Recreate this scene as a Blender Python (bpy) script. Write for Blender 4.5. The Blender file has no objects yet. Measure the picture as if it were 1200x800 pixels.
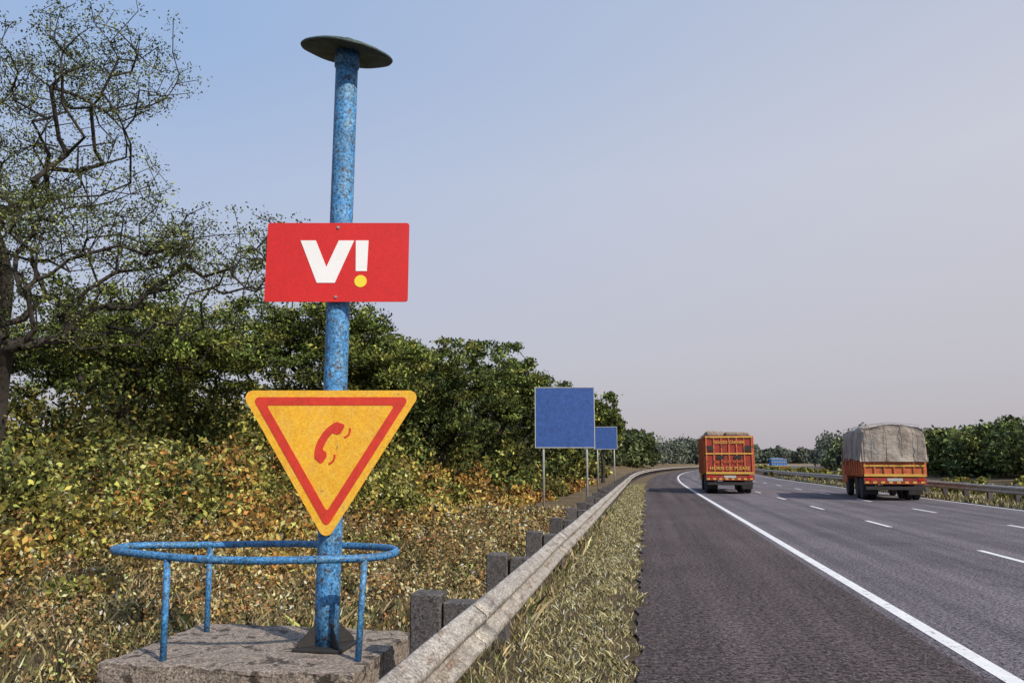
import bpy, math, random
import numpy as np
from mathutils import Vector
rng = np.random.default_rng(7)
random.seed(7)
scene = bpy.context.scene
PSI = math.radians(9.78)

# ------------------------------------------------------------------ helpers
def link(ob, parent=None):
    scene.collection.objects.link(ob)
    if parent is not None:
        ob.parent = parent
    return ob

def empty(name, loc=(0, 0, 0), rz=0.0):
    e = bpy.data.objects.new(name, None)
    e.location = loc
    e.rotation_euler = (0, 0, rz)
    e.empty_display_size = 0.3
    return link(e)

def mesh_obj(name, verts, faces, mats, parent=None, smooth=False, midx=None):
    me = bpy.data.meshes.new(name)
    me.from_pydata([tuple(v) for v in verts], [], faces)
    for m in (mats if isinstance(mats, (list, tuple)) else [mats]):
        me.materials.append(m)
    if midx is not None:
        me.polygons.foreach_set("material_index", midx)
    if smooth:
        me.polygons.foreach_set("use_smooth", [True] * len(me.polygons))
    me.update()
    return link(bpy.data.objects.new(name, me), parent)

def np_mesh(name, V, nper, mat, col=None, parent=None):
    """V (N*nper,3) : N polygons of nper own vertices each"""
    n = len(V) // nper
    me = bpy.data.meshes.new(name)
    me.vertices.add(len(V)); me.vertices.foreach_set("co", V.astype(np.float32).ravel())
    me.loops.add(n * nper); me.loops.foreach_set("vertex_index", np.arange(n * nper, dtype=np.int32))
    me.polygons.add(n)
    me.polygons.foreach_set("loop_start", np.arange(0, n * nper, nper, dtype=np.int32))
    me.polygons.foreach_set("loop_total", np.full(n, nper, dtype=np.int32))
    me.update(calc_edges=True)
    if col is not None:
        a = me.color_attributes.new("Col", 'FLOAT_COLOR', 'POINT')
        c = np.ones((len(V), 4), dtype=np.float32)
        c[:, :3] = np.repeat(col, nper, axis=0)
        a.data.foreach_set("color", c.ravel())
    me.materials.append(mat)
    return link(bpy.data.objects.new(name, me), parent)

def bevel(ob, w, seg=2):
    m = ob.modifiers.new("bevel", 'BEVEL'); m.width = w; m.segments = seg; m.limit_method = 'ANGLE'
    return ob

def box(name, x0, x1, y0, y1, z0, z1, mat, parent=None, bv=0.0):
    v = [(x0,y0,z0),(x1,y0,z0),(x1,y1,z0),(x0,y1,z0),(x0,y0,z1),(x1,y0,z1),(x1,y1,z1),(x0,y1,z1)]
    f = [(0,3,2,1),(4,5,6,7),(0,1,5,4),(1,2,6,5),(2,3,7,6),(3,0,4,7)]
    o = mesh_obj(name, v, f, mat, parent)
    if bv: bevel(o, bv)
    return o

def multi_box(name, boxes, mat, parent=None, bv=0.0):
    V=[];F=[]
    for (x0,x1,y0,y1,z0,z1) in boxes:
        b=len(V)
        V += [(x0,y0,z0),(x1,y0,z0),(x1,y1,z0),(x0,y1,z0),(x0,y0,z1),(x1,y0,z1),(x1,y1,z1),(x0,y1,z1)]
        F += [tuple(b+i for i in q) for q in [(0,3,2,1),(4,5,6,7),(0,1,5,4),(1,2,6,5),(2,3,7,6),(3,0,4,7)]]
    o = mesh_obj(name, V, F, mat, parent)
    if bv: bevel(o, bv)
    return o

def tubes(name, paths, mat, parent=None, sides=12, closed=False):
    """paths: list of (points, radii)"""
    V=[];F=[]
    for pts, rad in paths:
        pts=[Vector(p) for p in pts]; n=len(pts)
        if not hasattr(rad,'__len__'): rad=[rad]*n
        b=len(V); ref=None
        for i,p in enumerate(pts):
            if closed: t=(pts[(i+1)%n]-pts[i-1]).normalized()
            else: t=(pts[min(i+1,n-1)]-pts[max(i-1,0)]).normalized()
            if ref is None: ref = Vector((0,0,1)) if abs(t.z)<.9 else Vector((1,0,0))
            u=t.cross(ref).normalized(); w=u.cross(t).normalized(); ref=w
            for k in range(sides):
                a=2*math.pi*k/sides
                V.append(p+(u*math.cos(a)+w*math.sin(a))*rad[i])
        for i in range(n if closed else n-1):
            j=(i+1)%n
            for k in range(sides):
                k2=(k+1)%sides
                F.append((b+i*sides+k,b+i*sides+k2,b+j*sides+k2,b+j*sides+k))
        if not closed:
            F.append(tuple(b+k for k in range(sides))[::-1]); F.append(tuple(b+(n-1)*sides+k for k in range(sides)))
    return mesh_obj(name,V,F,mat,parent,smooth=True)

# ------------------------------------------------------------------ materials
def new_mat(name):
    m=bpy.data.materials.new(name); m.use_nodes=True
    nt=m.node_tree; b=nt.nodes['Principled BSDF']
    return m,nt,b

def noise(nt, scale, detail=6, rough=.6, vec=None):
    n=nt.nodes.new('ShaderNodeTexNoise'); n.inputs['Scale'].default_value=scale
    n.inputs['Detail'].default_value=detail; n.inputs['Roughness'].default_value=rough
    if vec is not None: nt.links.new(vec,n.inputs['Vector'])
    return n.outputs['Fac']

def ramp(nt, fac, stops):
    r=nt.nodes.new('ShaderNodeValToRGB'); e=r.color_ramp.elements
    e[0].position=stops[0][0]; e[0].color=(*stops[0][1],1)
    e[1].position=stops[-1][0]; e[1].color=(*stops[-1][1],1)
    for p,c in stops[1:-1]:
        x=e.new(p); x.color=(*c,1)
    nt.links.new(fac,r.inputs['Fac']); return r.outputs['Color']

def mix(nt, fac, a, b, mode='MIX'):
    m=nt.nodes.new('ShaderNodeMix'); m.data_type='RGBA'; m.blend_type=mode
    for v,i in ((fac,0),(a,6),(b,7)):
        if hasattr(v,'links'): nt.links.new(v,m.inputs[i])
        elif i==0: m.inputs[i].default_value=v
        else: m.inputs[i].default_value=(*v,1)
    return m.outputs[2]

def bump(nt, b, h, s=.4, d=.01):
    n=nt.nodes.new('ShaderNodeBump'); n.inputs['Strength'].default_value=s; n.inputs['Distance'].default_value=d
    nt.links.new(h,n.inputs['Height']); nt.links.new(n.outputs['Normal'],b.inputs['Normal'])

def objvec(nt, out='Object', sc=None):
    t=nt.nodes.new('ShaderNodeTexCoord')
    if sc is None: return t.outputs[out]
    mp=nt.nodes.new('ShaderNodeMapping'); mp.inputs['Scale'].default_value=sc
    nt.links.new(t.outputs[out],mp.inputs['Vector']); return mp.outputs['Vector']

def simple(name, c, rough=.5, var=.25, scale=8, dirt=None, dirt_amt=.55, metal=0, dscale=5, bs=.15, fine=60, speck=0, fade=None, sscale=75):
    m,nt,b=new_mat(name); v=objvec(nt)
    lo=tuple(x*(1-var) for x in c); hi=tuple(min(1,x*(1+var)) for x in c)
    col=ramp(nt,noise(nt,scale,8,.65,v),[(.3,lo),(.7,hi)])
    f=noise(nt,fine,4,.7,v)
    col=mix(nt,.5,col,ramp(nt,f,[(.35,(.45,.45,.45)),(.6,(.55+var*.6,)*3)]),'OVERLAY')
    if fade:      # chalky, sun-bleached patches
        col=mix(nt,ramp(nt,noise(nt,dscale*.5,8,.75,v),[(.46,(0,0,0)),(.66,(.75,.75,.75))]),col,fade)
    if speck:
        col=mix(nt,speck,col,ramp(nt,noise(nt,sscale,3,.75,v),[(.34,(.03,.03,.03)),(.47,(.45,.45,.45)),(.55,(.55,.55,.55)),(.66,(.97,.97,.97))]),'OVERLAY')
    if dirt:
        fac=ramp(nt,noise(nt,dscale,10,.75,v),[(dirt_amt,(0,0,0)),(dirt_amt+.07,(1,1,1))])
        col=mix(nt,fac,col,dirt)
    nt.links.new(col,b.inputs['Base Color'])
    b.inputs['Roughness'].default_value=rough; b.inputs['Metallic'].default_value=metal
    bump(nt,b,f,bs,.004)
    return m

M_blue = simple('blue_pole_paint',(.042,.165,.35),.6,.45,7,(.05,.035,.03),.545,0,22,.7,70,1.0,(.16,.32,.46),50)
M_ring = simple('blue_rail_paint',(.032,.14,.31),.55,.4,12,(.06,.045,.04),.55,0,26,.6,80,1.0,(.11,.26,.40),60)
M_cap  = simple('weathered_cap',(.035,.055,.05),.7,.5,10,(.12,.09,.05),.60,0,14,.4,60,.7)
M_red  = simple('red_sign_sheet',(.55,.012,.012),.6,.08,3,(.32,.02,.02),.65,0,9,.05,60,.15)
M_redp = simple('red_sign_paint',(.52,.032,.014),.6,.2,8,(.66,.30,.05),.665,0,20,.1)
M_yel  = simple('yellow_sign_sheet',(.72,.37,.02),.6,.12,4,(.32,.17,.04),.61,0,12,.08,60,.3,(.74,.45,.07))
M_white= simple('white_sign_paint',(.78,.78,.78),.5,.04,5)
M_yeld = simple('yellow_dot_paint',(.80,.62,.04),.5,.04,5)
M_bolt = simple('bolt_steel',(.35,.35,.33),.4,.2,20,None,metal=.6)
M_gal  = simple('galvanised_steel',(.36,.36,.36),.5,.25,6,(.20,.15,.11),.62,.2,9,.2)
M_bsign= simple('blue_sign_sheet',(.022,.072,.26),.6,.25,6,(.02,.06,.2),.6,0,12,.05,22,.6)
M_black= simple('rubber_black',(.018,.018,.02),.8,.3,8,(.06,.05,.04),.55,0,4)
M_dark = simple('chassis_dark',(.02,.018,.018),.7,.3,6,(.08,.05,.03),.6,0,5)
M_orange=simple('orange_truck_paint',(.46,.11,.03),.6,.25,4,(.13,.05,.03),.53,0,3,.15,60,.3)
M_tred = simple('red_truck_paint',(.27,.03,.02),.6,.25,4,(.10,.03,.02),.55,0,3,.15,60,.3)
M_tyel = simple('yellow_truck_paint',(.56,.33,.06),.6,.2,5,(.26,.13,.04),.57,0,5)
M_twhite=simple('white_truck_paint',(.40,.40,.39),.6,.1,5,(.28,.26,.23),.57,0,4)
M_tblue= simple('blue_truck_paint',(.08,.22,.48),.5,.15,5)
M_glass= simple('dark_glass',(.02,.025,.03),.15,.1,5)
M_lamp = simple('tail_lamp_red',(.5,.01,.01),.3,.1,5)
M_line = simple('road_marking_paint',(.66,.66,.68),.7,.12,3,(.20,.19,.195),.555,0,10,.3,30)
M_conc = simple('platform_concrete',(.22,.18,.15),.9,.5,6,(.045,.035,.028),.51,0,6,1.0,45,1.0)

# tarpaulin
m,nt,b=new_mat('canvas_tarpaulin'); v=objvec(nt)
c=ramp(nt,noise(nt,1.6,8,.65,v),[(.3,(.18,.14,.11)),(.5,(.33,.28,.235)),(.72,(.46,.43,.39))])
nt.links.new(c,b.inputs['Base Color']); b.inputs['Roughness'].default_value=.9
bump(nt,b,noise(nt,2.4,6,.6,v),.9,.12); M_tarp=m

# guard-rail : dull galvanised beam, dusty with rust
m,nt,b=new_mat('weathered_guardrail'); v=objvec(nt)
c=ramp(nt,noise(nt,6,10,.7,v),[(.28,(.13,.11,.10)),(.42,(.30,.27,.235)),(.7,(.50,.465,.41))])
st=ramp(nt,noise(nt,5,8,.75,objvec(nt,'Object',(1,.30,4))),[(.52,(0,0,0)),(.62,(.9,.9,.9))])
c=mix(nt,st,c,(.17,.105,.06))
fn=noise(nt,60,4,.75,v); c=mix(nt,.95,c,ramp(nt,fn,[(.34,(.12,.12,.12)),(.5,(.5,.5,.5)),(.65,(.88,.88,.88))]),'OVERLAY')
nt.links.new(c,b.inputs['Base Color']); b.inputs['Roughness'].default_value=.5; b.inputs['Metallic'].default_value=.2
bump(nt,b,fn,.3,.005); M_rail=m
M_post = simple('guardrail_post',(.075,.068,.068),.85,.5,9,(.035,.028,.022),.53,0,9,.8,50,.95)

# asphalt
def asphalt(name, lo, hi, spec, sc=1.0):
    m,nt,b=new_mat(name); v=objvec(nt)
    big=noise(nt,.35,6,.6,v)
    c=ramp(nt,big,[(.3,lo),(.7,hi)])
    uv=objvec(nt,'UV',(1.5,.03,1))
    c=mix(nt,.85,c,ramp(nt,noise(nt,1.3,6,.6,uv),[(.35,(.31,.31,.31)),(.65,(.70,.70,.70))]),'OVERLAY')
    fn=noise(nt,26*sc,3,.8,v)
    c=mix(nt,1,c,ramp(nt,fn,[(.38,(.06,.06,.07)),(.5,(.48,.48,.48)),(.62,(.97,.95,.95))]),'OVERLAY')
    vo=nt.nodes.new('ShaderNodeTexVoronoi'); vo.inputs['Scale'].default_value=44*sc; nt.links.new(v,vo.inputs['Vector'])
    c=mix(nt,ramp(nt,vo.outputs['Distance'],[(.14,(1,1,1)),(.30,(0,0,0))]),c,spec)
    c=mix(nt,ramp(nt,noise(nt,1.1,9,.7,v),[(.57,(0,0,0)),(.67,(.6,.6,.6))]),c,tuple(x*.5 for x in lo))
    nt.links.new(c,b.inputs['Base Color']); b.inputs['Roughness'].default_value=.95
    b.inputs['Specular IOR Level'].default_value=.25
    bump(nt,b,fn,1,.02); return m
M_lane = asphalt('asphalt_lanes',(.086,.076,.090),(.136,.123,.142),(.26,.24,.26))
M_should= asphalt('asphalt_shoulder',(.050,.039,.041),(.083,.067,.069),(.20,.165,.16),.75)

# ground
m,nt,b=new_mat('dry_grass_soil'); v=objvec(nt)
c=ramp(nt,noise(nt,.5,8,.7,v),[(.3,(.07,.055,.025)),(.5,(.14,.095,.045)),(.7,(.22,.16,.085))])
f1=noise(nt,9,8,.8,v); c=mix(nt,.9,c,ramp(nt,f1,[(.38,(.06,.06,.06)),(.5,(.40,.40,.40)),(.62,(.85,.85,.8))]),'OVERLAY')
nt.links.new(c,b.inputs['Base Color']); b.inputs['Roughness'].default_value=1
bump(nt,b,f1,1,.08); M_ground=m

def leafmat(name, transl=.3):
    m,nt,b=new_mat(name)
    a=nt.nodes.new('ShaderNodeVertexColor'); a.layer_name='Col'
    nt.links.new(a.outputs['Color'],b.inputs['Base Color']); b.inputs['Roughness'].default_value=.75
    b.inputs['Specular IOR Level'].default_value=.25
    t=nt.nodes.new('ShaderNodeBsdfTranslucent'); nt.links.new(a.outputs['Color'],t.inputs['Color'])
    ms=nt.nodes.new('ShaderNodeMixShader'); ms.inputs[0].default_value=transl
    nt.links.new(b.outputs[0],ms.inputs[1]); nt.links.new(t.outputs[0],ms.inputs[2])
    nt.links.new(ms.outputs[0],nt.nodes['Material Output'].inputs['Surface']); return m
M_leaf=leafmat('leaf_foliage',.20); M_grass=leafmat('grass_blades',.12)
M_bark=simple('tree_bark',(.034,.027,.023),.95,.4,8,(.02,.017,.014),.52,0,6,.8)

# ------------------------------------------------------------------ road alignment
R0=900.; S0=50.
def P(lat,s):
    lat=np.asarray(lat,float); s=np.asarray(s,float)
    th=np.clip((s-S0)/R0,0,None)
    x=np.where(s<=S0, lat, R0-(R0-lat)*np.cos(th))
    y=np.where(s<=S0, s, S0+(R0-lat)*np.sin(th))
    return x,y
def vnoise(x,y,f):
    return (np.sin(x*f*1.3+1.7*np.sin(y*f*.7))+np.sin(y*f*1.1+2.1*np.sin(x*f*.9+1)))*.5
def gh(lat,s):
    lat=np.asarray(lat,float); s=np.asarray(s,float)
    t=np.clip((-lat-4.5)/10,0,1); z=1.25*t*t*(3-2*t)
    z=z+ (np.clip((-lat-2)/3,0,1))*(vnoise(lat,s,1.1)*.06+vnoise(lat,s,.35)*.12*np.clip((-lat-4)/4,0,1))
    tr=np.clip((lat-26)/15,0,1); z=z+tr*.6
    return z-.025
lats=np.concatenate([-np.geomspace(2500,30,14),np.arange(-28,-6,1.0),np.arange(-6,0,.4),[-.13],np.arange(1,30,2.0),np.geomspace(32,840,12)])
ss=np.concatenate([np.arange(-12,40,.8),np.arange(40,120,4),np.arange(125,400,15),np.arange(420,1450,40)])
L,S=np.meshgrid(lats,ss)
X,Y=P(L,S); Z=gh(L,S)
nv=len(lats); V=np.stack([X.ravel(),Y.ravel(),Z.ravel()],1)
F=[(j*nv+i,j*nv+i+1,(j+1)*nv+i+1,(j+1)*nv+i) for j in range(len(ss)-1) for i in range(nv-1)]
mesh_obj('ground',V,F,M_ground,smooth=True)

SR=np.concatenate([np.arange(-12,60,1.0),np.arange(60,200,4),np.arange(200,901,12)])
def strip(name, cuts, mats, z, s=SR, jit=0):
    V=[];F=[];mi=[];uv=[]
    n=len(cuts)
    for j,sv in enumerate(s):
        for i,c in enumerate(cuts):
            cc=c+(jit*math.sin(sv*2.1)*.5+jit*math.sin(sv*5.3+1)*.5+jit*.5*math.sin(sv*11) if i==0 else 0)
            x,y=P(cc,sv); V.append((float(x),float(y),z)); uv.append((c,sv))
    for j in range(len(s)-1):
        for i in range(n-1):
            F.append((j*n+i,j*n+i+1,(j+1)*n+i+1,(j+1)*n+i)); mi.append(i if len(mats)>1 else 0)
    o=mesh_obj(name,V,F,mats,midx=mi)
    ul=o.data.uv_layers.new(name='UVMap')
    d=[]
    for l in o.data.loops: d+=uv[l.vertex_index]
    ul.data.foreach_set('uv',d); return o
SRf=np.concatenate([np.arange(-12,60,.15),np.arange(60,200,4),np.arange(200,901,12)])
strip('highway_road',[-.12,2.45,12.9],[M_should,M_lane],0.0,SRf,.05)
strip('opposite_carriageway_road',[17.,25.],[M_lane],0.0)
def marks(name, segs, z=.004):
    V=[];F=[]
    for (l0,l1,s0,s1) in segs:
        n=max(1,int((s1-s0)/ (1.0 if s0<60 else 6)))
        b=len(V)
        for k in range(n+1):
            sv=s0+(s1-s0)*k/n
            for l in (l0,l1):
                x,y=P(l,sv); V.append((float(x),float(y),z))
        F+=[(b+2*k,b+2*k+1,b+2*k+3,b+2*k+2) for k in range(n)]
    return mesh_obj(name,V,F,M_line)
marks('road_edge_line',[(2.57,2.72,-10,60),(2.57,2.72,60,880),(12.45,12.58,-10,60),(12.45,12.58,60,880)])
marks('lane_dash_markings',[(5.98,6.10,13.7+7.5*k,15.9+7.5*k) for k in range(-1,40)]+[(9.2,9.32,20.1+7.4*k,22.4+7.4*k) for k in range(-2,40)])

# ------------------------------------------------------------------ guard rails
def guardrail(name, lat, side, s0, s1, first):
    """side=+1: face toward +lat"""
    e=empty(name)
    zc=.60
    prof=[(-.0,.155),(.012,.15),(.03,.135),(.078,.10),(.085,.085),(.078,.062),(.02,.025),(.008,0),(.02,-.025),(.078,-.062),(.085,-.085),(.078,-.10),(.03,-.135),(.012,-.15),(0,-.155)]
    pr=prof+[(d-.008,z) for d,z in prof[::-1]]
    s=np.concatenate([np.arange(s0,60,.6),np.arange(60,s1,5)])
    V=[];F=[];n=len(pr)
    for k,sv in enumerate(s):
        wob=.012*math.sin(sv*.55)+.005*math.sin(sv*1.3+lat)
        wz=.010*math.sin(sv*.5+1)+.002*math.sin(sv*2.1)
        for d,z in pr:
            x,y=P(lat+side*d+wob,sv); V.append((float(x),float(y),zc+z+wz))
    for j in range(len(s)-1):
        for i in range(n):
            i2=(i+1)%n
            F.append((j*n+i,j*n+i2,(j+1)*n+i2,(j+1)*n+i))
    F.append(tuple(range(n))); F.append(tuple((len(s)-1)*n+i for i in range(n)))
    o=mesh_obj('w_beam',V,F,M_rail,e,smooth=True)
    V=[];F=[]
    sp=first+4.8
    while sp<60:
        b=len(V)
        for q,sv in enumerate((sp-.17,sp+.17)):
            wob=.012*math.sin(sv*.55)+.005*math.sin(sv*1.3+lat); wz=.010*math.sin(sv*.5+1)+.002*math.sin(sv*2.1)
            for d,z in prof:
                x,y=P(lat+side*(d+.005)+wob,sv); V.append((float(x),float(y),zc+z*1.02+wz))
        m_=len(prof)
        F+=[(b+i,b+i+1,b+m_+i+1,b+m_+i) for i in range(m_-1)]
        sp+=4.8
    o=mesh_obj('splice_sleeves',V,F,M_rail,e,smooth=True)
    sm=o.modifiers.new('solid','SOLIDIFY'); sm.thickness=.003; sm.offset=0
    V=[];F=[]
    def bx(c,s,dl,dy,z0,z1,rot=0):
        b=len(V)
        for z in (z0,z1):
            for (a,q) in ((c-dl,s-dy-rot),(c+dl,s-dy+rot),(c+dl,s+dy+rot),(c-dl,s+dy-rot)):
                x,y=P(a,q); V.append((float(x),float(y),z))
        F.extend([tuple(b+i for i in q) for q in [(0,3,2,1),(4,5,6,7),(0,1,5,4),(1,2,6,5),(2,3,7,6),(3,0,4,7)]])
    sv=first
    while sv<min(s1,220):
        j=random.uniform(-.03,.03)
        bx(lat-side*.115,sv,.095,.075,.42,.745+j*.5)
        bx(lat-side*.32+j*.3,sv,.10,.085,-.1,.79+j,random.uniform(-.02,.02))
        sv+=2.4
    bevel(mesh_obj('posts_and_spacers',V,F,M_post,e),.01,1)
    V=[];F=[]
    sv=first
    while sv<40:
        for dz in (-.085,.085):
            for ds in (-.1,.1):
                bx(lat+side*.096,sv+ds,.007,.013,zc+dz-.013,zc+dz+.013)
        sv+=4.8
    mesh_obj('splice_bolts',V,F,M_bolt,e)
    return e
guardrail('guardrail',-1.06,+1,-6,700,.1)
guardrail('guardrail',13.4,-1,-6,700,1.0)

# ------------------------------------------------------------------ concrete platform
def displaced_slab(name,x0,x1,y0,y1,z0,z1,mat):
    import bmesh
    bm=bmesh.new(); bmesh.ops.create_cube(bm,size=1)
    bmesh.ops.subdivide_edges(bm,edges=bm.edges[:],cuts=28,use_grid_fill=True)
    for v in bm.verts:
        v.co=Vector((x0+(v.co.x+.5)*(x1-x0),y0+(v.co.y+.5)*(y1-y0),z0+(v.co.z+.5)*(z1-z0)))
    from mathutils import noise as mn
    for v in bm.verts:
        d=mn.noise_vector(v.co*4)*.012+mn.noise_vector(v.co*14)*.008
        ex=min(abs(v.co.x-x0),abs(v.co.x-x1)); ey=min(abs(v.co.y-y0),abs(v.co.y-y1)); ez=abs(v.co.z-z1)
        edge=sorted((ex,ey,ez))[1]<.03
        v.co+=d*(1.4 if edge else .5)
        if edge and ez<.03: v.co.z-=abs(mn.noise(v.co*6))*.018
    me=bpy.data.meshes.new(name); bm.to_mesh(me); bm.free(); me.materials.append(mat)
    o=link(bpy.data.objects.new(name,me)); return o
displaced_slab('concrete_platform',-3.42,-1.74,4.55,5.78,-.15,.365,M_conc)
ZP=.37

# ------------------------------------------------------------------ call post
PX,PY=-2.17,5.17
post=empty('emergency_call_post',(PX,PY,0))
tubes('pole',[([(0,0,ZP-.01+ (4.66-ZP)*k/12) for k in range(13)],.083)],M_blue,post,32)
box('base_plate',-.17,.17,-.17,.17,ZP-.002,ZP+.018,M_dark,post,.004)
V=[];F=[]
for k in range(4):
    a=math.pi/4+k*math.pi/2; ca,sa=math.cos(a),math.sin(a); nx,ny=-sa*.006,ca*.006
    b=len(V)
    tri=[(.08,ZP+.02),(.20,ZP+.02),(.20,ZP+.04),(.08,ZP+.16)]
    for sgn in (1,-1):
        for r,z in tri: V.append((ca*r+nx*sgn,sa*r+ny*sgn,z))
    F+=[(b,b+1,b+2,b+3),(b+7,b+6,b+5,b+4)]+[(b+i,b+4+i,b+4+(i+1)%4,b+(i+1)%4) for i in range(4)]
mesh_obj('gussets',V,F,M_dark,post)
prof=[(0,.095),(.04,.092),(.06,.065),(.20,.044),(.335,.0),(.348,-.014),(.340,-.024),(.20,-.012),(.10,-.005),(.0,-.005)]
V=[];F=[];ns=56
for r,z in prof:
    for k in range(ns):
        a=2*math.pi*k/ns; V.append((r*math.cos(a),r*math.sin(a),z+.010*math.sin(3*a)*r+.006*math.sin(7*a+1)*r))
for i in range(len(prof)-1):
    for k in range(ns):
        k2=(k+1)%ns; F.append((i*ns+k,i*ns+k2,(i+1)*ns+k2,(i+1)*ns+k))
cap=mesh_obj('disc_cap',V,F,M_cap,post,smooth=True)
cap.location=(0,0,4.71); cap.rotation_euler=(math.radians(13),math.radians(8),PSI)
tubes('cap_collar',[([(0,0,4.58),(0,0,4.69)],.093)],M_blue,post,24)

def flat_shape(name, outline, depth0, depth1, mat, parent, hole=None):
    """extruded polygon in XZ plane, front at y=-depth1"""
    n=len(outline); V=[];F=[]
    for (u,v) in outline: V.append((u,-depth1,v))
    for (u,v) in outline: V.append((u,-depth0,v))
    if hole is None:
        F.append(tuple(range(n))); F.append(tuple(range(2*n-1,n-1,-1)))
        F+=[(i,n+i,n+(i+1)%n,(i+1)%n) for i in range(n)]
    else:
        for (u,v) in hole: V.append((u,-depth1,v))
        for (u,v) in hole: V.append((u,-depth0,v))
        for i in range(n):
            j=(i+1)%n
            F.append((i,j,2*n+j,2*n+i)); F.append((i,n+i,n+j,j)); F.append((2*n+i,2*n+j,3*n+j,3*n+i))
    o=mesh_obj(name,V,F,mat,parent)
    return o
def rounded(pts, r, seg=6):
    out=[];n=len(pts)
    for i in range(n):
        p=Vector(pts[i]);a=(Vector(pts[i-1])-p).normalized();b=(Vector(pts[(i+1)%n])-p).normalized()
        ang=a.angle(b); d=r/math.tan(ang/2); c=p+(a+b).normalized()*(r/math.sin(ang/2))
        s=p+a*d; e=p+b*d
        a0=math.atan2(s.y-c.y,s.x-c.x); a1=math.atan2(e.y-c.y,e.x-c.x)
        da=(a1-a0+math.pi)%(2*math.pi)-math.pi
        for k in range(seg+1):
            t=a0+da*k/seg; out.append((c.x+r*math.cos(t),c.y+r*math.sin(t)))
    return out
def circle(cx,cy,r,n=24): return [(cx+r*math.cos(2*math.pi*k/n),cy+r*math.sin(2*math.pi*k/n)) for k in range(n)]

fx,fy=math.sin(PSI),-math.cos(PSI)
K=.00611
rs=empty('red_operator_sign',(PX+fx*.115+.01*math.cos(PSI),PY+fy*.115,1.6+1.418),PSI)
flat_shape('board',rounded([(-.51,-.29),(.51,-.29),(.51,.29),(-.51,.29)],.02),0,.006,M_red,rs)
def px(l): return [((x-391)*K,(307-y)*K) for x,y in l]
flat_shape('letter_v',px([(347,281),(365,281),(378.5,313),(392,281),(410,281),(389,332),(368,332)]),.0065,.009,M_white,rs)
flat_shape('exclamation_bar',px([(412,281),(427,281),(426,318),(413,318)]),.0065,.009,M_white,rs)
flat_shape('exclamation_dot',px(circle(419,330,7.2)),.0065,.009,M_yeld,rs)
for nm,(u,v) in {'bolt_top':(0,.255),'bolt_bottom':(0,-.255)}.items():
    flat_shape(nm,circle(u-.0,v,.010,12),.0065,.014,M_bolt,rs)
multi_box('brackets',[(-.12,.12,.0005,.022,.17,.21),(-.12,.12,.0005,.022,-.21,-.17)],M_gal,rs)
tubes('bracket_clamps',[([(-.1,.02,z),(-.1,.13,z+.001),(-.05,.20,z),(.05,.20,z),(.1,.13,z),(.1,.02,z)],.009) for z in (.19,-.19)],M_gal,rs,6)

ts=empty('emergency_phone_sign',(PX+fx*.115,PY+fy*.115,1.6+.498),PSI)
w=.635; h=1.03
def tri(off):
    k=1-off
    cx,cy=0,-h*.333
    pts=[(-w,0),(0,-h),(w,0)]
    return [((x-cx)*k+cx,(y-cy)*k+cy) for x,y in pts]
flat_shape('board',rounded(tri(0),.05,8),0,.006,M_yel,ts)
flat_shape('red_border',rounded(tri(.135),.028,5),.0065,.009,M_redp,ts,hole=rounded(tri(.30),.012,5))
def handset():
    out=[]
    for k in range(15):
        t=k/14; v=-29+58*t; out.append((-12-4*math.sin(math.pi*t)+5*(abs(2*t-1)**3), v))
    inn=[(4,31),(6,27),(6,18),(3,14),(-3,13)]
    for k in range(7):
        t=k/6; inn.append((-4-1.5*math.sin(math.pi*t),12-24*t))
    inn+=[(-3,-13),(3,-14),(6,-18),(6,-27),(4,-31)]
    p=[(x,y) for x,y in out]+[(x,y) for x,y in inn]
    a=math.radians(-30); r=[]
    for x,y in p:
        r.append((x*math.cos(a)-y*math.sin(a), x*math.sin(a)+y*math.cos(a)))
    return [(x*.0050+.005,y*.0050-.36) for x,y in r]
flat_shape('handset_pictogram',handset()[::-1],.0065,.009,M_redp,ts)
def arc(r0,r1,c,a0,a1,n=8):
    o=[(c[0]+r1*math.cos(a0+(a1-a0)*k/n),c[1]+r1*math.sin(a0+(a1-a0)*k/n)) for k in range(n+1)]
    return o+[(c[0]+r0*math.cos(a1+(a0-a1)*k/n),c[1]+r0*math.sin(a1+(a0-a1)*k/n)) for k in range(n+1)]
for nm,c in (('sound_arc_upper',(.088,-.275)),('sound_arc_lower',(-.012,-.455))):
    flat_shape(nm,arc(.046,.059,c,math.radians(-75),math.radians(15)),.0065,.009,M_redp,ts)
multi_box('brackets',[(-.12,.12,.0005,.022,-.14,-.10),(-.10,.10,.0005,.022,-.56,-.52)],M_gal,ts)

# ------------------------------------------------------------------ ring railing
rr=empty('ring_railing',(-2.70,5.10,0))
RZ=1.0; A_,B_=1.02,.47
def hp(k):
    a=2*math.pi*k/96
    return (A_*math.cos(a),B_*math.sin(a),RZ+.008*math.sin(a*2+.5)+.003*math.sin(a*5))
tubes('hoop',[([hp(k) for k in range(96)],.025)],M_ring,rr,14,closed=True)
legs=[]
for a_ in (-1.93,-.50,2.15,1.22):
    x,y=A_*math.cos(a_),B_*math.sin(a_)
    fxx=x*.97
    legs.append(([(fxx,max(-.50,y*.98),ZP-.02),(x*.985,y*.99,ZP+.3),(x,y,RZ-.01)],.021))
tubes('legs',legs,M_ring,rr,12)

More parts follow.
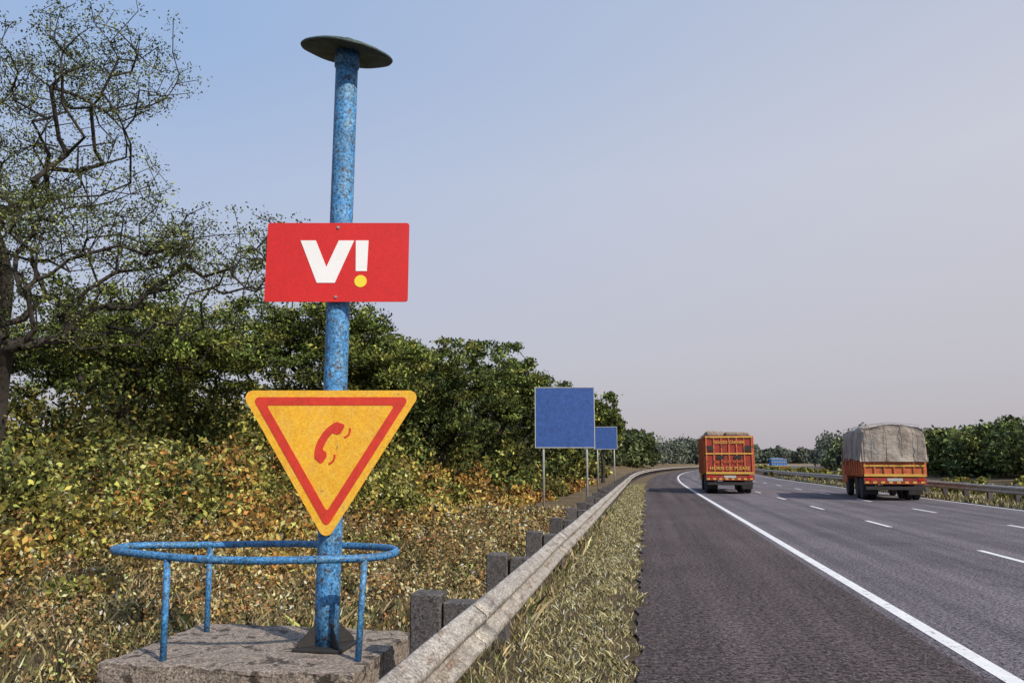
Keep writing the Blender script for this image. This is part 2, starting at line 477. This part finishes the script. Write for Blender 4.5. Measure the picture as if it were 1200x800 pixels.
# ------------------------------------------------------------------ blue road signs
def blue_sign(x,y,w,h,z0,rz=0.0):
    g=float(gh(x,y)); e=empty('blue_road_sign',(x,y,g),rz)
    box('panel',-w/2,w/2,-.02,.0,z0,z0+h,M_bsign,e,.004)
    b=.025
    multi_box('panel_border',[(-w/2,w/2,-.026,-.0205,z0,z0+b),(-w/2,w/2,-.026,-.0205,z0+h-b,z0+h),(-w/2,-w/2+b,-.026,-.0205,z0+b+.001,z0+h-b-.001),(w/2-b,w/2,-.026,-.0205,z0+b+.001,z0+h-b-.001)],M_twhite,e)
    o=.36*w
    tubes('legs',[([(-o,.045,-.2),(-o,.045,z0+h*.9)],.04),([(o,.045,-.2),(o,.045,z0+h*.9)],.04)],M_gal,e,10)
    return e
blue_sign(-2.67,26.0,2.02,2.05,2.13,PSI*.8)
blue_sign(-2.30,45.7,1.35,1.32,2.4,PSI*.6)

# ------------------------------------------------------------------ trucks
def wheel(V,F,cx,cy,r,wd,n=24):
    b=len(V)
    pr=[(0,r*.35),(0,r*.55),(.0,r*.9),(.04,r),(wd-.04,r),(wd,r*.9),(wd,r*.55),(wd,r*.35)]
    for k in range(n):
        a=2*math.pi*k/n
        for d,q in pr: V.append((cx+d,cy+q*math.cos(a),r+q*math.sin(a)))
    m=len(pr)
    for k in range(n):
        k2=(k+1)%n
        for i in range(m-1): F.append((b+k*m+i,b+k2*m+i,b+k2*m+i+1,b+k*m+i+1))
    F.append(tuple(b+k*m for k in range(n))); F.append(tuple(b+k*m+m-1 for k in range(n))[::-1])
def text(name,s,size,loc,mat,parent,cx='CENTER'):
    cu=bpy.data.curves.new(name,'FONT'); cu.body=s; cu.size=size; cu.align_x=cx; cu.extrude=.003; cu.offset=.003
    cu.materials.append(mat); o=bpy.data.objects.new(name,cu); o.location=loc; o.rotation_euler=(math.pi/2,0,0)
    return link(o,parent)
def truck(name,x,y,rz,L,bodytop,body,second,tarp,tarptop,cabm):
    e=empty(name,(x,y,0),rz); W=1.22
    V=[];F=[]
    for cy in (1.3,2.55,L+.5):
        for sx in (-1,1):
            if cy<L:
                wheel(V,F,(-1.17 if sx<0 else .88),cy,.5,.27); wheel(V,F,(-.86 if sx<0 else .57),cy,.5,.27)
            else: wheel(V,F,(-1.1 if sx<0 else .83),cy,.5,.27)
    mesh_obj('wheels',V,F,M_black,e)
    multi_box('chassis',[(-.45,-.33,.1,L+1.4,.72,.95),(.33,.45,.1,L+1.4,.72,.95),(-.9,.9,1.22,1.38,.42,.58),(-.9,.9,2.47,2.63,.42,.58),(-1.15,1.15,-.02,.10,.46,.60),(-.8,-.72,.0,.1,.60,.95),(.72,.8,.0,.1,.60,.95)],M_dark,e,.01)
    multi_box('mudflaps',[(-1.17,-.6,.5,.53,.25,.95),(.6,1.17,.5,.53,.25,.95)],M_black,e)
    box('spare_wheel_box',-.32,.32,.3,.9,.45,.7,M_dark,e,.02)
    z0=1.0
    box('cargo_body',-W,W,0,L,z0,bodytop,body,e,.02)
    ribs=[]
    nr=7
    for k in range(nr):
        xx=-W+.03+k*(2*W-.06-.07)/(nr-1); ribs.append((xx,xx+.07,-.045,-.002,z0+.02,bodytop-.02))
    ny=int(L/.7)
    for k in range(ny+1):
        yy=.05+k*(L-.2)/ny
        for sx in (-1,1):
            x0=sx*W; ribs.append((min(x0+sx*.002,x0+sx*.05),max(x0+sx*.002,x0+sx*.05),yy,yy+.08,z0+.02,bodytop-.02))
    multi_box('body_ribs',ribs,second,e,.006)
    hgt=bodytop-z0
    multi_box('tail_panels',[(-W+.02,W-.02,-.062,-.047,z0+hgt*.0+.02,z0+.13),(-W+.02,W-.02,-.062,-.047,bodytop-.10,bodytop-.02),(-W+.02,W-.02,-.058,-.047,z0+hgt*.52,z0+hgt*.52+.07)],M_tyel,e,.004)
    multi_box('tail_lower_board',[(-W,W,-.03,.06,.70,.96)],M_tred,e,.008)
    st=[]
    for k in range(8):
        xx=-W+.05+k*.31; st.append((xx,xx+.15,-.04,-.0305,.73,.82))
    multi_box('bumper_stripes',st,M_tyel,e)
    multi_box('tail_lamps',[(-1.12,-.9,-.05,-.031,.85,.94),(.9,1.12,-.05,-.031,.85,.94)],M_lamp,e)
    box('number_plate',-.3,.3,-.05,-.0415,.83,.95,M_twhite,e)
    c0=L+.15
    V=[(-1.15,c0,.6),(1.15,c0,.6),(1.15,c0+1.7,.6),(-1.15,c0+1.7,.6),(-1.1,c0,2.45),(1.1,c0,2.45),(1.05,c0+1.25,2.45),(-1.05,c0+1.25,2.45),(-1.15,c0+1.7,1.5),(1.15,c0+1.7,1.5)]
    F=[(0,3,2,1),(4,5,6,7),(0,1,5,4),(2,3,8,9),(9,8,7,6),(1,2,9,6,5),(3,0,4,7,8)]
    bevel(mesh_obj('cab',V,F,cabm,e),.05,2)
    multi_box('cab_windows',[(-1.17,-1.14,c0+.4,c0+1.15,1.5,2.2),(1.14,1.17,c0+.4,c0+1.15,1.5,2.2)],M_glass,e)
    multi_box('mirrors',[(-1.42,-1.25,c0+1.3,c0+1.34,1.5,1.95),(1.25,1.42,c0+1.3,c0+1.34,1.5,1.95)],M_black,e)
    if tarp:
        from mathutils import noise as mn
        nx,ny=26,48; V=[];F=[]
        def pt(t,yy):
            if t<.28: u=t/.28; xx=-W-.05+.07*u; zz=bodytop-.12+(tarptop-bodytop)*u*.97
            elif t>.72: u=(1-t)/.28; xx=W+.05-.07*u; zz=bodytop-.12+(tarptop-bodytop)*u*.97
            else:
                u=(t-.28)/.44; xx=-W+2*W*u; zz=bodytop-.12+(tarptop-bodytop)*.97+.12*math.sin(math.pi*u)
            return xx,zz
        for j in range(ny+1):
            yy=-.08+(L+.16)*j/ny
            for i in range(nx+1):
                xx,zz=pt(i/nx,yy)
                p=Vector((xx,yy,zz)); d=mn.noise_vector(p*1.3)*.10+mn.noise_vector(p*3.5)*.05
                V.append(p+d)
        for j in range(ny):
            for i in range(nx):
                a=j*(nx+1)+i; F.append((a,a+1,a+nx+2,a+nx+1))
        for jr,sg in ((0,-1),(ny,1)):
            base=jr*(nx+1); rows=10; prev=list(range(base,base+nx+1))
            zb=bodytop-.2
            for q in range(1,rows+1):
                cur=[]
                for i in range(nx+1):
                    o0=V[base+i]; u=q/rows
                    z=o0.z+(zb-o0.z)*u; x=o0.x
                    p=Vector((x,o0.y+sg*.03,z)); d=Vector((0,mn.noise(p*2.2)*.08+mn.noise(p*6)*.03,0))
                    V.append(p+d); cur.append(len(V)-1)
                for i in range(nx): F.append((prev[i],prev[i+1],cur[i+1],cur[i]))
                prev=cur
        mesh_obj('tarpaulin',V,F,M_tarp,e,smooth=True)
        rp=[]
        for k in range(4):
            xx=-.9+k*.6; rp.append(([(xx,-.17,tarptop-.1),(xx+.05,-.19,(tarptop+bodytop)/2),(xx+.02,-.13,bodytop-.3)],.007))
        for k in range(4):
            yy=.6+k*(L-.9)/3; rp.append(([(-1.33,yy,bodytop-.35),(-1.31,yy,(tarptop+bodytop)/2),(-1.2,yy,tarptop-.02),(0,yy,tarptop+.10),(1.2,yy,tarptop-.02),(1.31,yy,bodytop-.35)],.007))
        tubes('ropes',rp,M_dark,e,5)
    return e
t1=truck('cargo_truck',4.30,42.0,math.radians(-1),6.2,3.0,M_tred,M_orange,False,0,M_tyel)
text('tail_text','HORN OK PLEASE',.25,(0,-.066,1.24),M_tyel,t1)
text('tail_slogan','GOODS CARRIER',.20,(0,-.066,2.60),M_tyel,t1)
text('tail_route','ALL INDIA PERMIT',.20,(0,-.066,1.60),M_orange,t1)
multi_box('stacked_load',[(-1.1,-.2,.3,2.6,3.0,3.28),(-.15,1.12,.2,3.1,3.0,3.22),(-1.0,1.0,3.2,5.9,3.0,3.3)],M_tarp,t1,.08)
multi_box('tail_decor_dark',[(-.62,-.25,-.055,-.047,1.80,1.98),(.25,.62,-.055,-.047,1.80,1.98),(-1.1,-.8,-.055,-.047,2.2,2.5),(.8,1.1,-.055,-.047,2.2,2.5)],M_dark,t1)
t2=truck('tarpaulin_truck',10.45,35.6,math.radians(-6),5.6,1.85,M_orange,M_orange,True,3.25,M_orange)
bx_,by_=P(17.9,140.); truck('blue_truck',float(bx_),float(by_),math.radians(-5),5.5,2.3,M_tblue,M_tblue,False,0,M_tblue)
bx_,by_=P(7.4,150.); truck('cargo_truck',float(bx_),float(by_),math.radians(-6),5.5,2.6,M_orange,M_tred,True,3.1,M_tyel)

# ------------------------------------------------------------------ vegetation
def rand_dirs(n):
    v=rng.normal(size=(n,3)); return v/np.linalg.norm(v,axis=1,keepdims=True)
def leaves(name,C,S_,col,mat,parent=None,aspect=.5):
    n=len(C); a=rand_dirs(n); b=np.cross(a,rand_dirs(n)); b/=np.linalg.norm(b,axis=1,keepdims=True)+1e-9
    s=S_[:,None]
    V=np.empty((n,4,3)); V[:,0]=C-a*s; V[:,1]=C+b*s*aspect; V[:,2]=C+a*s; V[:,3]=C-b*s*aspect
    return np_mesh(name,V.reshape(-1,3),4,mat,col,parent)
def clumps(cent, rad, n, lsize, pal, colvar=.35, shell=.55, patch=None):
    """patch: optional (palette2, probability per clump)"""
    idx=np.repeat(np.arange(len(cent)),n)
    d=rand_dirs(len(idx)); r=shell+(1-shell)*rng.random(len(idx))**.6
    r=r*(1+.18*np.sin(d[:,0]*5+idx)+.18*np.sin(d[:,1]*6+idx*1.7)+.12*np.sin(d[:,2]*9+idx*.3))
    C=cent[idx]+d*r[:,None]*rad[idx]
    def pick(pl,k):
        pc=np.array([p[0] for p in pl]); w=np.array([p[1] for p in pl]); w=w/w.sum()
        return pc[rng.choice(len(pl),k,p=w)]
    base=pick(pal,len(cent)); own=pick(pal,len(idx))
    if patch is not None:
        p2,m=patch
        m=rng.random(len(cent))<m
        base=np.where(m[:,None],pick(p2,len(cent)),base); own=np.where(m[idx][:,None],pick(p2,len(idx)),own)
    col=base[idx]*.5+own*.5
    col=col*np.exp(rng.normal(-colvar*.3,colvar,len(idx)))[:,None]*np.exp(rng.normal(0,.32,len(cent)))[idx][:,None]
    S_=lsize[idx]*rng.uniform(.6,1.35,len(idx))
    return C,S_,np.clip(col,0,.62)
GREEN=[((.085,.125,.026),4),((.14,.165,.035),3),((.26,.25,.055),1.8),((.038,.058,.018),2.2)]
AIRY=[((.09,.115,.035),4),((.15,.165,.045),3),((.05,.06,.025),3)]
OLIVE=[((.28,.26,.055),3),((.15,.18,.04),3),((.42,.33,.07),2),((.055,.07,.02),2.4),((.20,.18,.09),1.2)]
RUST =[((.50,.24,.06),3),((.36,.16,.05),2.4),((.54,.36,.09),2.4),((.18,.16,.05),2),((.08,.065,.025),2)]
FIELD=[((.44,.31,.14),3),((.25,.20,.08),2.4),((.42,.20,.08),2.6),((.10,.12,.035),2.2),((.52,.42,.22),1.2)]
DARKG=[((.06,.09,.024),4),((.11,.135,.03),3),((.20,.20,.045),1.4)]

def tree(name, base, H, fork, trunk_r, lobes, nt_, per, crad, ls, pal, seed, lean=(0,0), ex=2.1):
    r=np.random.default_rng(seed)
    e=empty(name,base)
    wts=np.array([l[6] for l in lobes],float); wts/=wts.sum()
    T=[]
    while len(T)<nt_:
        l=lobes[r.choice(len(lobes),p=wts)]
        d=r.normal(size=3); d/=np.linalg.norm(d); rr_=r.random()**(1/2.2)
        k=1+.25*math.sin(d[0]*4+seed)+.2*math.sin(d[1]*5+seed*2)
        p=np.array(l[:3])+d*rr_*k*np.array(l[3:6])
        if p[2]<fork*.75: continue
        T.append(p)
    T=np.array(T)
    nodes=[np.array([0,0,-.3])]; par=[-1]
    nseg=max(4,int(fork/.35))
    for k in range(1,nseg+1):
        t=k/nseg; nodes.append(np.array([lean[0]*t+.06*math.sin(t*5+seed),lean[1]*t+.06*math.cos(t*4+seed),fork*t])); par.append(len(nodes)-2)
    fp=nodes[-1]
    order=np.argsort(np.linalg.norm(T-fp,axis=1)*(1+.2*r.random(len(T))))
    step=H*.05
    first=len(nodes)-2
    for o in order:
        t=T[o]; N=np.array(nodes[first:])
        dv=t-N; dist=np.linalg.norm(dv,axis=1)
        up=dv[:,2]/(dist+1e-6)
        cost=dist*(1+.35*np.clip(.1-up,0,1))+ .12*np.linalg.norm(N-fp,axis=1)
        i=int(np.argmin(cost)); p=N[i]; n=max(1,int(dist[i]/step)); pi=first+i
        bend=r.normal(0,.10,3)*dist[i]; bend[2]-=.04*dist[i]
        for k in range(1,n+1):
            u=k/n; q=p+(t-p)*u+bend*math.sin(math.pi*u)+(r.normal(0,.02,3)*step if k<n else 0)
            nodes.append(q); par.append(pi); pi=len(nodes)-1
    nodes=np.array(nodes); m=len(nodes); acc=np.zeros(m); haschild=np.zeros(m,bool)
    for i in range(m-1,0,-1):
        if not haschild[i]: acc[i]=1
        acc[par[i]]+=acc[i]; haschild[par[i]]=True
    rad=acc**(1/ex); rad=rad/rad[1]*trunk_r; rad=np.maximum(rad,.0045*H/8); rad[0]=rad[1]*1.35
    V=[];F=[];
    for i in range(1,m):
        a=Vector(nodes[par[i]]);b_=Vector(nodes[i]); t=(b_-a)
        if t.length<1e-5: continue
        t.normalize(); ref=Vector((0,0,1)) if abs(t.z)<.9 else Vector((1,0,0))
        u=t.cross(ref).normalized(); w_=u.cross(t); sd=8 if rad[i]>.04 else 4
        b=len(V); ra=min(rad[par[i]],rad[i]*1.5)
        for (c,q) in ((a,ra),(b_+t*rad[i]*.3,rad[i])):
            for k in range(sd):
                an=2*math.pi*k/sd; V.append(c+(u*math.cos(an)+w_*math.sin(an))*q)
        F+=[(b+k,b+(k+1)%sd,b+sd+(k+1)%sd,b+sd+k) for k in range(sd)]
    mesh_obj('trunk_and_limbs',V,F,M_bark,e,smooth=True)
    M=len(T); cr=np.stack([r.uniform(.7,1.3,M)*crad,r.uniform(.7,1.3,M)*crad,r.uniform(.35,.75,M)*crad],1)
    C,S_,col=clumps(T,cr,np.full(M,per),np.full(M,ls),pal,.6,.15)
    leaves('foliage',C,S_,col,M_leaf,e,.5)
    return e
def gz(x,y): return float(gh(x,y))
def place(x,y): return (x,y,gz(x,y))
tree('acacia_tree',place(-16.0,16.0),12,2.4,.15,[(0,0,9.0,3.8,3.0,2.8,2),(3.0,-.8,9.7,2.2,2.0,1.5,.9),(-2.5,0,8.5,3,3,2.5,1.0)],950,28,.34,.035,AIRY,11,(.3,0),2.1)
tree('acacia_tree',place(-12.6,13.5),8,.9,.14,[(.3,0,5.6,3.0,2.2,1.2,2),(3.3,.6,4.8,2.5,2.0,.9,1.6),(-2.4,0,6.0,2.4,2.4,1.2,1),(1.5,0,3.6,2.8,1.8,.9,.8)],950,30,.32,.034,AIRY,5,(-.2,.1),2.1)
tree('spreading_tree',place(-14.2,19.5),8,1.2,.16,[(0,0,3.9,3.0,2.6,1.6,2),(2.4,0,3.5,2.4,2.2,1.3,1),(-3.4,0,3.6,2.4,2.2,1.2,1)],380,110,.44,.056,GREEN,8)
tree('spreading_tree',place(-10.6,23.0),8,1.6,.17,[(0,0,4.7,2.9,2.6,2.2,2),(2.3,0,3.6,2.2,2.2,1.5,1)],360,120,.42,.062,GREEN,21)
tree('spreading_tree',place(-19.5,26.0),9,1.6,.2,[(0,0,4.4,4,3.0,2.0,2)],240,120,.56,.075,GREEN,23)
tree('spreading_tree',place(-8.8,33.0),8,1.5,.17,[(0,0,4.5,3.0,2.8,2.1,2),(-2.6,0,3.8,2.2,2.2,1.7,1)],280,130,.46,.082,DARKG,31)
tree('spreading_tree',place(-6.9,41.0),8,1.7,.17,[(0,0,4.9,2.9,2.8,2.1,2)],220,140,.48,.092,DARKG,33)
tree('spreading_tree',place(-12.5,38.0),8,1.5,.2,[(0,0,4.4,3.4,2.8,2.3,2)],160,130,.6,.11,GREEN,34)
tree('spreading_tree',place(-6.2,54.0),7,1.7,.2,[(0,0,5.0,3.2,2.8,2.2,2)],180,150,.56,.12,DARKG,35)
tree('roadside_tree',place(-3.5,64.0),7,2.3,.15,[(0,0,4.9,1.8,1.8,1.8,2)],120,140,.38,.10,DARKG,37)

# shrub thicket on the bank
n=2600
la=-rng.uniform(4.2,27,n); s_=rng.uniform(3,60,n)
xx,yy=P(la,s_); dist=np.hypot(xx,yy)
pn=vnoise(la,s_,.9)+.6*vnoise(la+3,s_,2.1)
keep=(xx>-1.2*yy-4)&(dist>8.8)&(rng.random(n)<np.clip(1.2-dist/90,.3,1)*np.clip(.72+.45*pn,.22,1))
la,s_,xx,yy,dist,pn=[a[keep] for a in (la,s_,xx,yy,dist,pn)]
hfac=np.clip((dist-7.5)/9,.12,1)*np.clip((-la-2.6)/5,.3,1)
hh=hfac*rng.uniform(.5,1.25,len(la))*1.25*(1+.2*pn)
cent=np.stack([xx,yy,gh(la,s_)+hh*.45],1)
wr=rng.uniform(.35,.85,len(la))*(.55+.5*hfac)
rad=np.stack([wr,wr*rng.uniform(.8,1.2,len(la)),hh*.62],1)
ls=.022+.0022*dist
cnt=np.clip((130+300*hfac)*np.clip(22/dist,.45,1.2),90,380).astype(int)
big=vnoise(la+7,s_,.38)
C,S_,col=clumps(cent,rad,cnt,ls,OLIVE,.7,.5,(RUST,np.clip(.30+.55*big-.3*pn+.7*(1-hfac),.03,.92)))
leaves('shrub_thicket',C,S_,col,M_leaf,None,.55)
def bushes(name,lr,sr,n,hr,pal,lsf,per,seed):
    r=np.random.default_rng(seed)
    la=r.uniform(*lr,n); s_=r.uniform(*sr,n); xx,yy=P(la,s_)
    k=(xx>-1.2*yy-5); la,s_,xx,yy=la[k],s_[k],xx[k],yy[k]
    h=r.uniform(*hr,len(la)); g=gh(la,s_)
    C0=[];R0_=[]
    for t in range(3):
        C0.append(np.stack([xx+r.normal(0,.6,len(la)),yy+r.normal(0,.6,len(la)),g+h*(.3+.28*t)],1))
        w_=h*r.uniform(.28,.5,len(la))*(1-.18*t); R0_.append(np.stack([w_,w_,h*.25],1))
    c=np.concatenate(C0); rd=np.concatenate(R0_); d=np.hypot(c[:,0],c[:,1])
    C,S_,col=clumps(c,rd,np.full(len(c),per),lsf*d,pal,.62 if sr[0]<150 else .2,.45)
    leaves(name,C,S_,col,M_leaf,None,.55)
MIDB=[((.11,.14,.035),3),((.24,.22,.05),2),((.05,.07,.022),3.2),((.36,.26,.06),1.1)]
bushes('bush_mass',(-24,-9.5),(13,45),110,(1.6,3.1),MIDB,.0033,280,3)
bushes('bush_mass',(-14,-5.5),(30,75),80,(1.4,2.8),MIDB,.0030,220,4)
HAZ1=[((.08,.105,.04),3),((.12,.14,.055),2),((.07,.09,.04),2)]  # belt greens with a little distance haze mixed into the leaf colour
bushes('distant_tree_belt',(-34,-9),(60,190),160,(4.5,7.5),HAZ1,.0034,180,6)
bushes('distant_tree_belt',(-60,-12),(190,820),320,(5,9),[((.115,.135,.10),1),((.13,.15,.12),1)],.0020,120,7)  # paler, bluish leaf colours stand in for distance haze
bushes('roadside_tree_belt',(29,44),(25,100),115,(3.2,5.2),[((.09,.12,.04),3),((.15,.175,.05),2),((.06,.08,.03),2)],.0028,260,8)
bushes('roadside_tree_belt',(29,48),(100,180),120,(3.8,5.8),[((.10,.125,.06),3),((.13,.15,.075),2)],.0028,160,12)  # leaf palette slightly greyed to paint in haze over distance
bushes('roadside_tree_belt',(29,60),(180,700),260,(5,9),[((.12,.14,.11),1),((.14,.155,.13),1)],.0022,120,9)  # farthest belt: aerial haze painted into pale leaf colours
bushes('median_shrubs',(14.6,16.2),(12,160),150,(.5,1.0),OLIVE,.0022,140,10)

def blades(name,xy,z,h,w,col,lean=.35):
    n=len(xy); a=rng.uniform(0,2*math.pi,n); d=np.stack([np.cos(a),np.sin(a),np.zeros(n)],1)
    a2=rng.uniform(0,2*math.pi,n); l=np.stack([np.cos(a2),np.sin(a2),np.zeros(n)],1)*(rng.random(n)*lean*h)[:,None]
    b=np.concatenate([xy,z[:,None]],1)
    V=np.empty((n,4,3)); V[:,0]=b-d*w[:,None]; V[:,1]=b+d*w[:,None]
    mid=b+l*.4; mid[:,2]+=h*.6; tip=b+l; tip[:,2]+=h
    V[:,2]=tip; V[:,3]=mid-d*w[:,None]*.8
    return np_mesh(name,V.reshape(-1,3),4,M_grass,col)
def pickpal(pal,n,var=.5):
    pc=np.array([p[0] for p in pal]); w=np.array([p[1] for p in pal]); w=w/w.sum()
    return np.clip(pc[rng.choice(len(pal),n,p=w)]*np.exp(rng.normal(-.1,var,n))[:,None],0,.65)
def onplat(x,y): return (x>-3.46)&(x<-1.70)&(y>4.5)&(y<5.82)
GR=[((.38,.30,.16),3),((.27,.21,.10),3),((.14,.16,.05),2),((.52,.43,.26),1.2),((.08,.065,.03),2.4)]
n=140000
la=-1.1-rng.random(n)**.9*10; s_=1.5+rng.random(n)**1.3*24
k=(~onplat(la,s_))&(la>-1.2*s_-3)
pt_=vnoise(la,s_,2.2)+.5*vnoise(la,s_,6); k&=(rng.random(n)<.5+.45*pt_)
la,s_=la[k],s_[k]; dd=np.hypot(la,s_)
h=rng.uniform(.05,.22,len(la))*(1+.5*vnoise(la,s_,1.7))
blades('grass_field',np.stack([la,s_],1),gh(la,s_),h,.0019+.00042*dd,pickpal(GR,len(la)),1.1)
VG=[((.43,.38,.20),3),((.33,.28,.13),3),((.53,.46,.30),1.7),((.18,.17,.06),1.2),((.10,.08,.045),1.8)]
n=130000
la=-.02-rng.random(n)*1.25; s_=1.2+rng.random(n)**1.6*60
k=(la<-.15+.10*vnoise(la,s_,3)+.06*np.sin(s_*9)); k&=(rng.random(n)<.60+.5*vnoise(la*2,s_,3))
la,s_=la[k],s_[k]; xx,yy=P(la,s_); dd=np.hypot(xx,yy)
blades('verge_grass',np.stack([xx,yy],1),gh(la,s_),rng.uniform(.012,.06,len(la))*(1+.6*(rng.random(len(la))<.06)),.0018+.0005*dd,pickpal(VG,len(la),.55),1.6)
n=26000
la=12.95+rng.random(n)*4; s_=8+rng.random(n)**1.4*80; xx,yy=P(la,s_); dd=np.hypot(xx,yy)
blades('median_grass',np.stack([xx,yy],1),gh(la,s_),rng.uniform(.08,.3,n),.003+.0008*dd,pickpal(VG,n),.6)
n=1900
la=-rng.uniform(1.75,12,n); s_=rng.uniform(3.6,22,n)
k=(~onplat(la-.0,s_))&(la>-1.2*s_-3)&~((la>-3.6)&(s_<4.6)&(rng.random(n)<.6)); la,s_=la[k],s_[k]; d=np.hypot(la,s_)
hh=rng.uniform(.10,.34,len(la))*np.clip(d/9,.6,1.4)
cent=np.stack([la,s_,gh(la,s_)+hh*.6],1); w_=rng.uniform(.10,.26,len(la))
C,S_,col=clumps(cent,np.stack([w_,w_,hh*.7],1),np.full(len(la),80),.008+.0018*d,FIELD,.75,.25)
leaves('weeds',C,S_,col,M_leaf,None,.55)

# ------------------------------------------------------------------ light, sky, camera
sd=Vector((.64,-.50,.64)).normalized()
el=math.asin(sd.z); az=math.atan2(sd.x,sd.y)
sun=bpy.data.lights.new('sun','SUN'); sun.energy=4.6; sun.angle=math.radians(.5); sun.color=(1,.91,.77)
so=link(bpy.data.objects.new('sun',sun)); so.rotation_euler=sd.to_track_quat('Z','Y').to_euler(); so.location=(20,-20,30)
w=bpy.data.worlds.new('World'); scene.world=w; w.use_nodes=True; nt=w.node_tree
sky=nt.nodes.new('ShaderNodeTexSky'); sky.sky_type='NISHITA'; sky.sun_disc=False
sky.sun_elevation=el; sky.sun_rotation=az; sky.air_density=1.0; sky.dust_density=3.0; sky.ozone_density=1.5
bg=nt.nodes['Background']; bg.inputs['Strength'].default_value=.10
tc=nt.nodes.new('ShaderNodeTexCoord'); sep=nt.nodes.new('ShaderNodeSeparateXYZ'); nt.links.new(tc.outputs['Generated'],sep.inputs[0])
dot=nt.nodes.new('ShaderNodeVectorMath'); dot.operation='DOT_PRODUCT'; dot.inputs[1].default_value=(.8,.6,0)
nt.links.new(tc.outputs['Generated'],dot.inputs[0])
hz=ramp(nt,sep.outputs['Z'],[(0,(5.2,4.8,5.2)),(.12,(6.0,5.75,6.25)),(.35,(6.9,6.9,7.6)),(.7,(5.4,6.0,7.6))])
lf=ramp(nt,dot.outputs['Value'],[(.05,(1,1,1)),(.9,(0,0,0))])
zf=ramp(nt,sep.outputs['Z'],[(.04,(0,0,0)),(.48,(1,1,1))])
bl=mix(nt,1.0,lf,zf,'MULTIPLY')
haze=mix(nt,bl,hz,(3.7,5.2,8.0))
fin=mix(nt,.84,sky.outputs[0],haze)
nt.links.new(fin,bg.inputs['Color'])

cam=bpy.data.cameras.new('camera'); cam.lens=27; cam.sensor_width=36; cam.clip_end=6000; cam.clip_start=.05
co=link(bpy.data.objects.new('camera',cam)); co.location=(0,0,1.6); co.rotation_euler=(math.radians(90+8.97),0,PSI)
scene.camera=co
scene.view_settings.view_transform='Standard'; scene.view_settings.look='None'; scene.view_settings.exposure=0
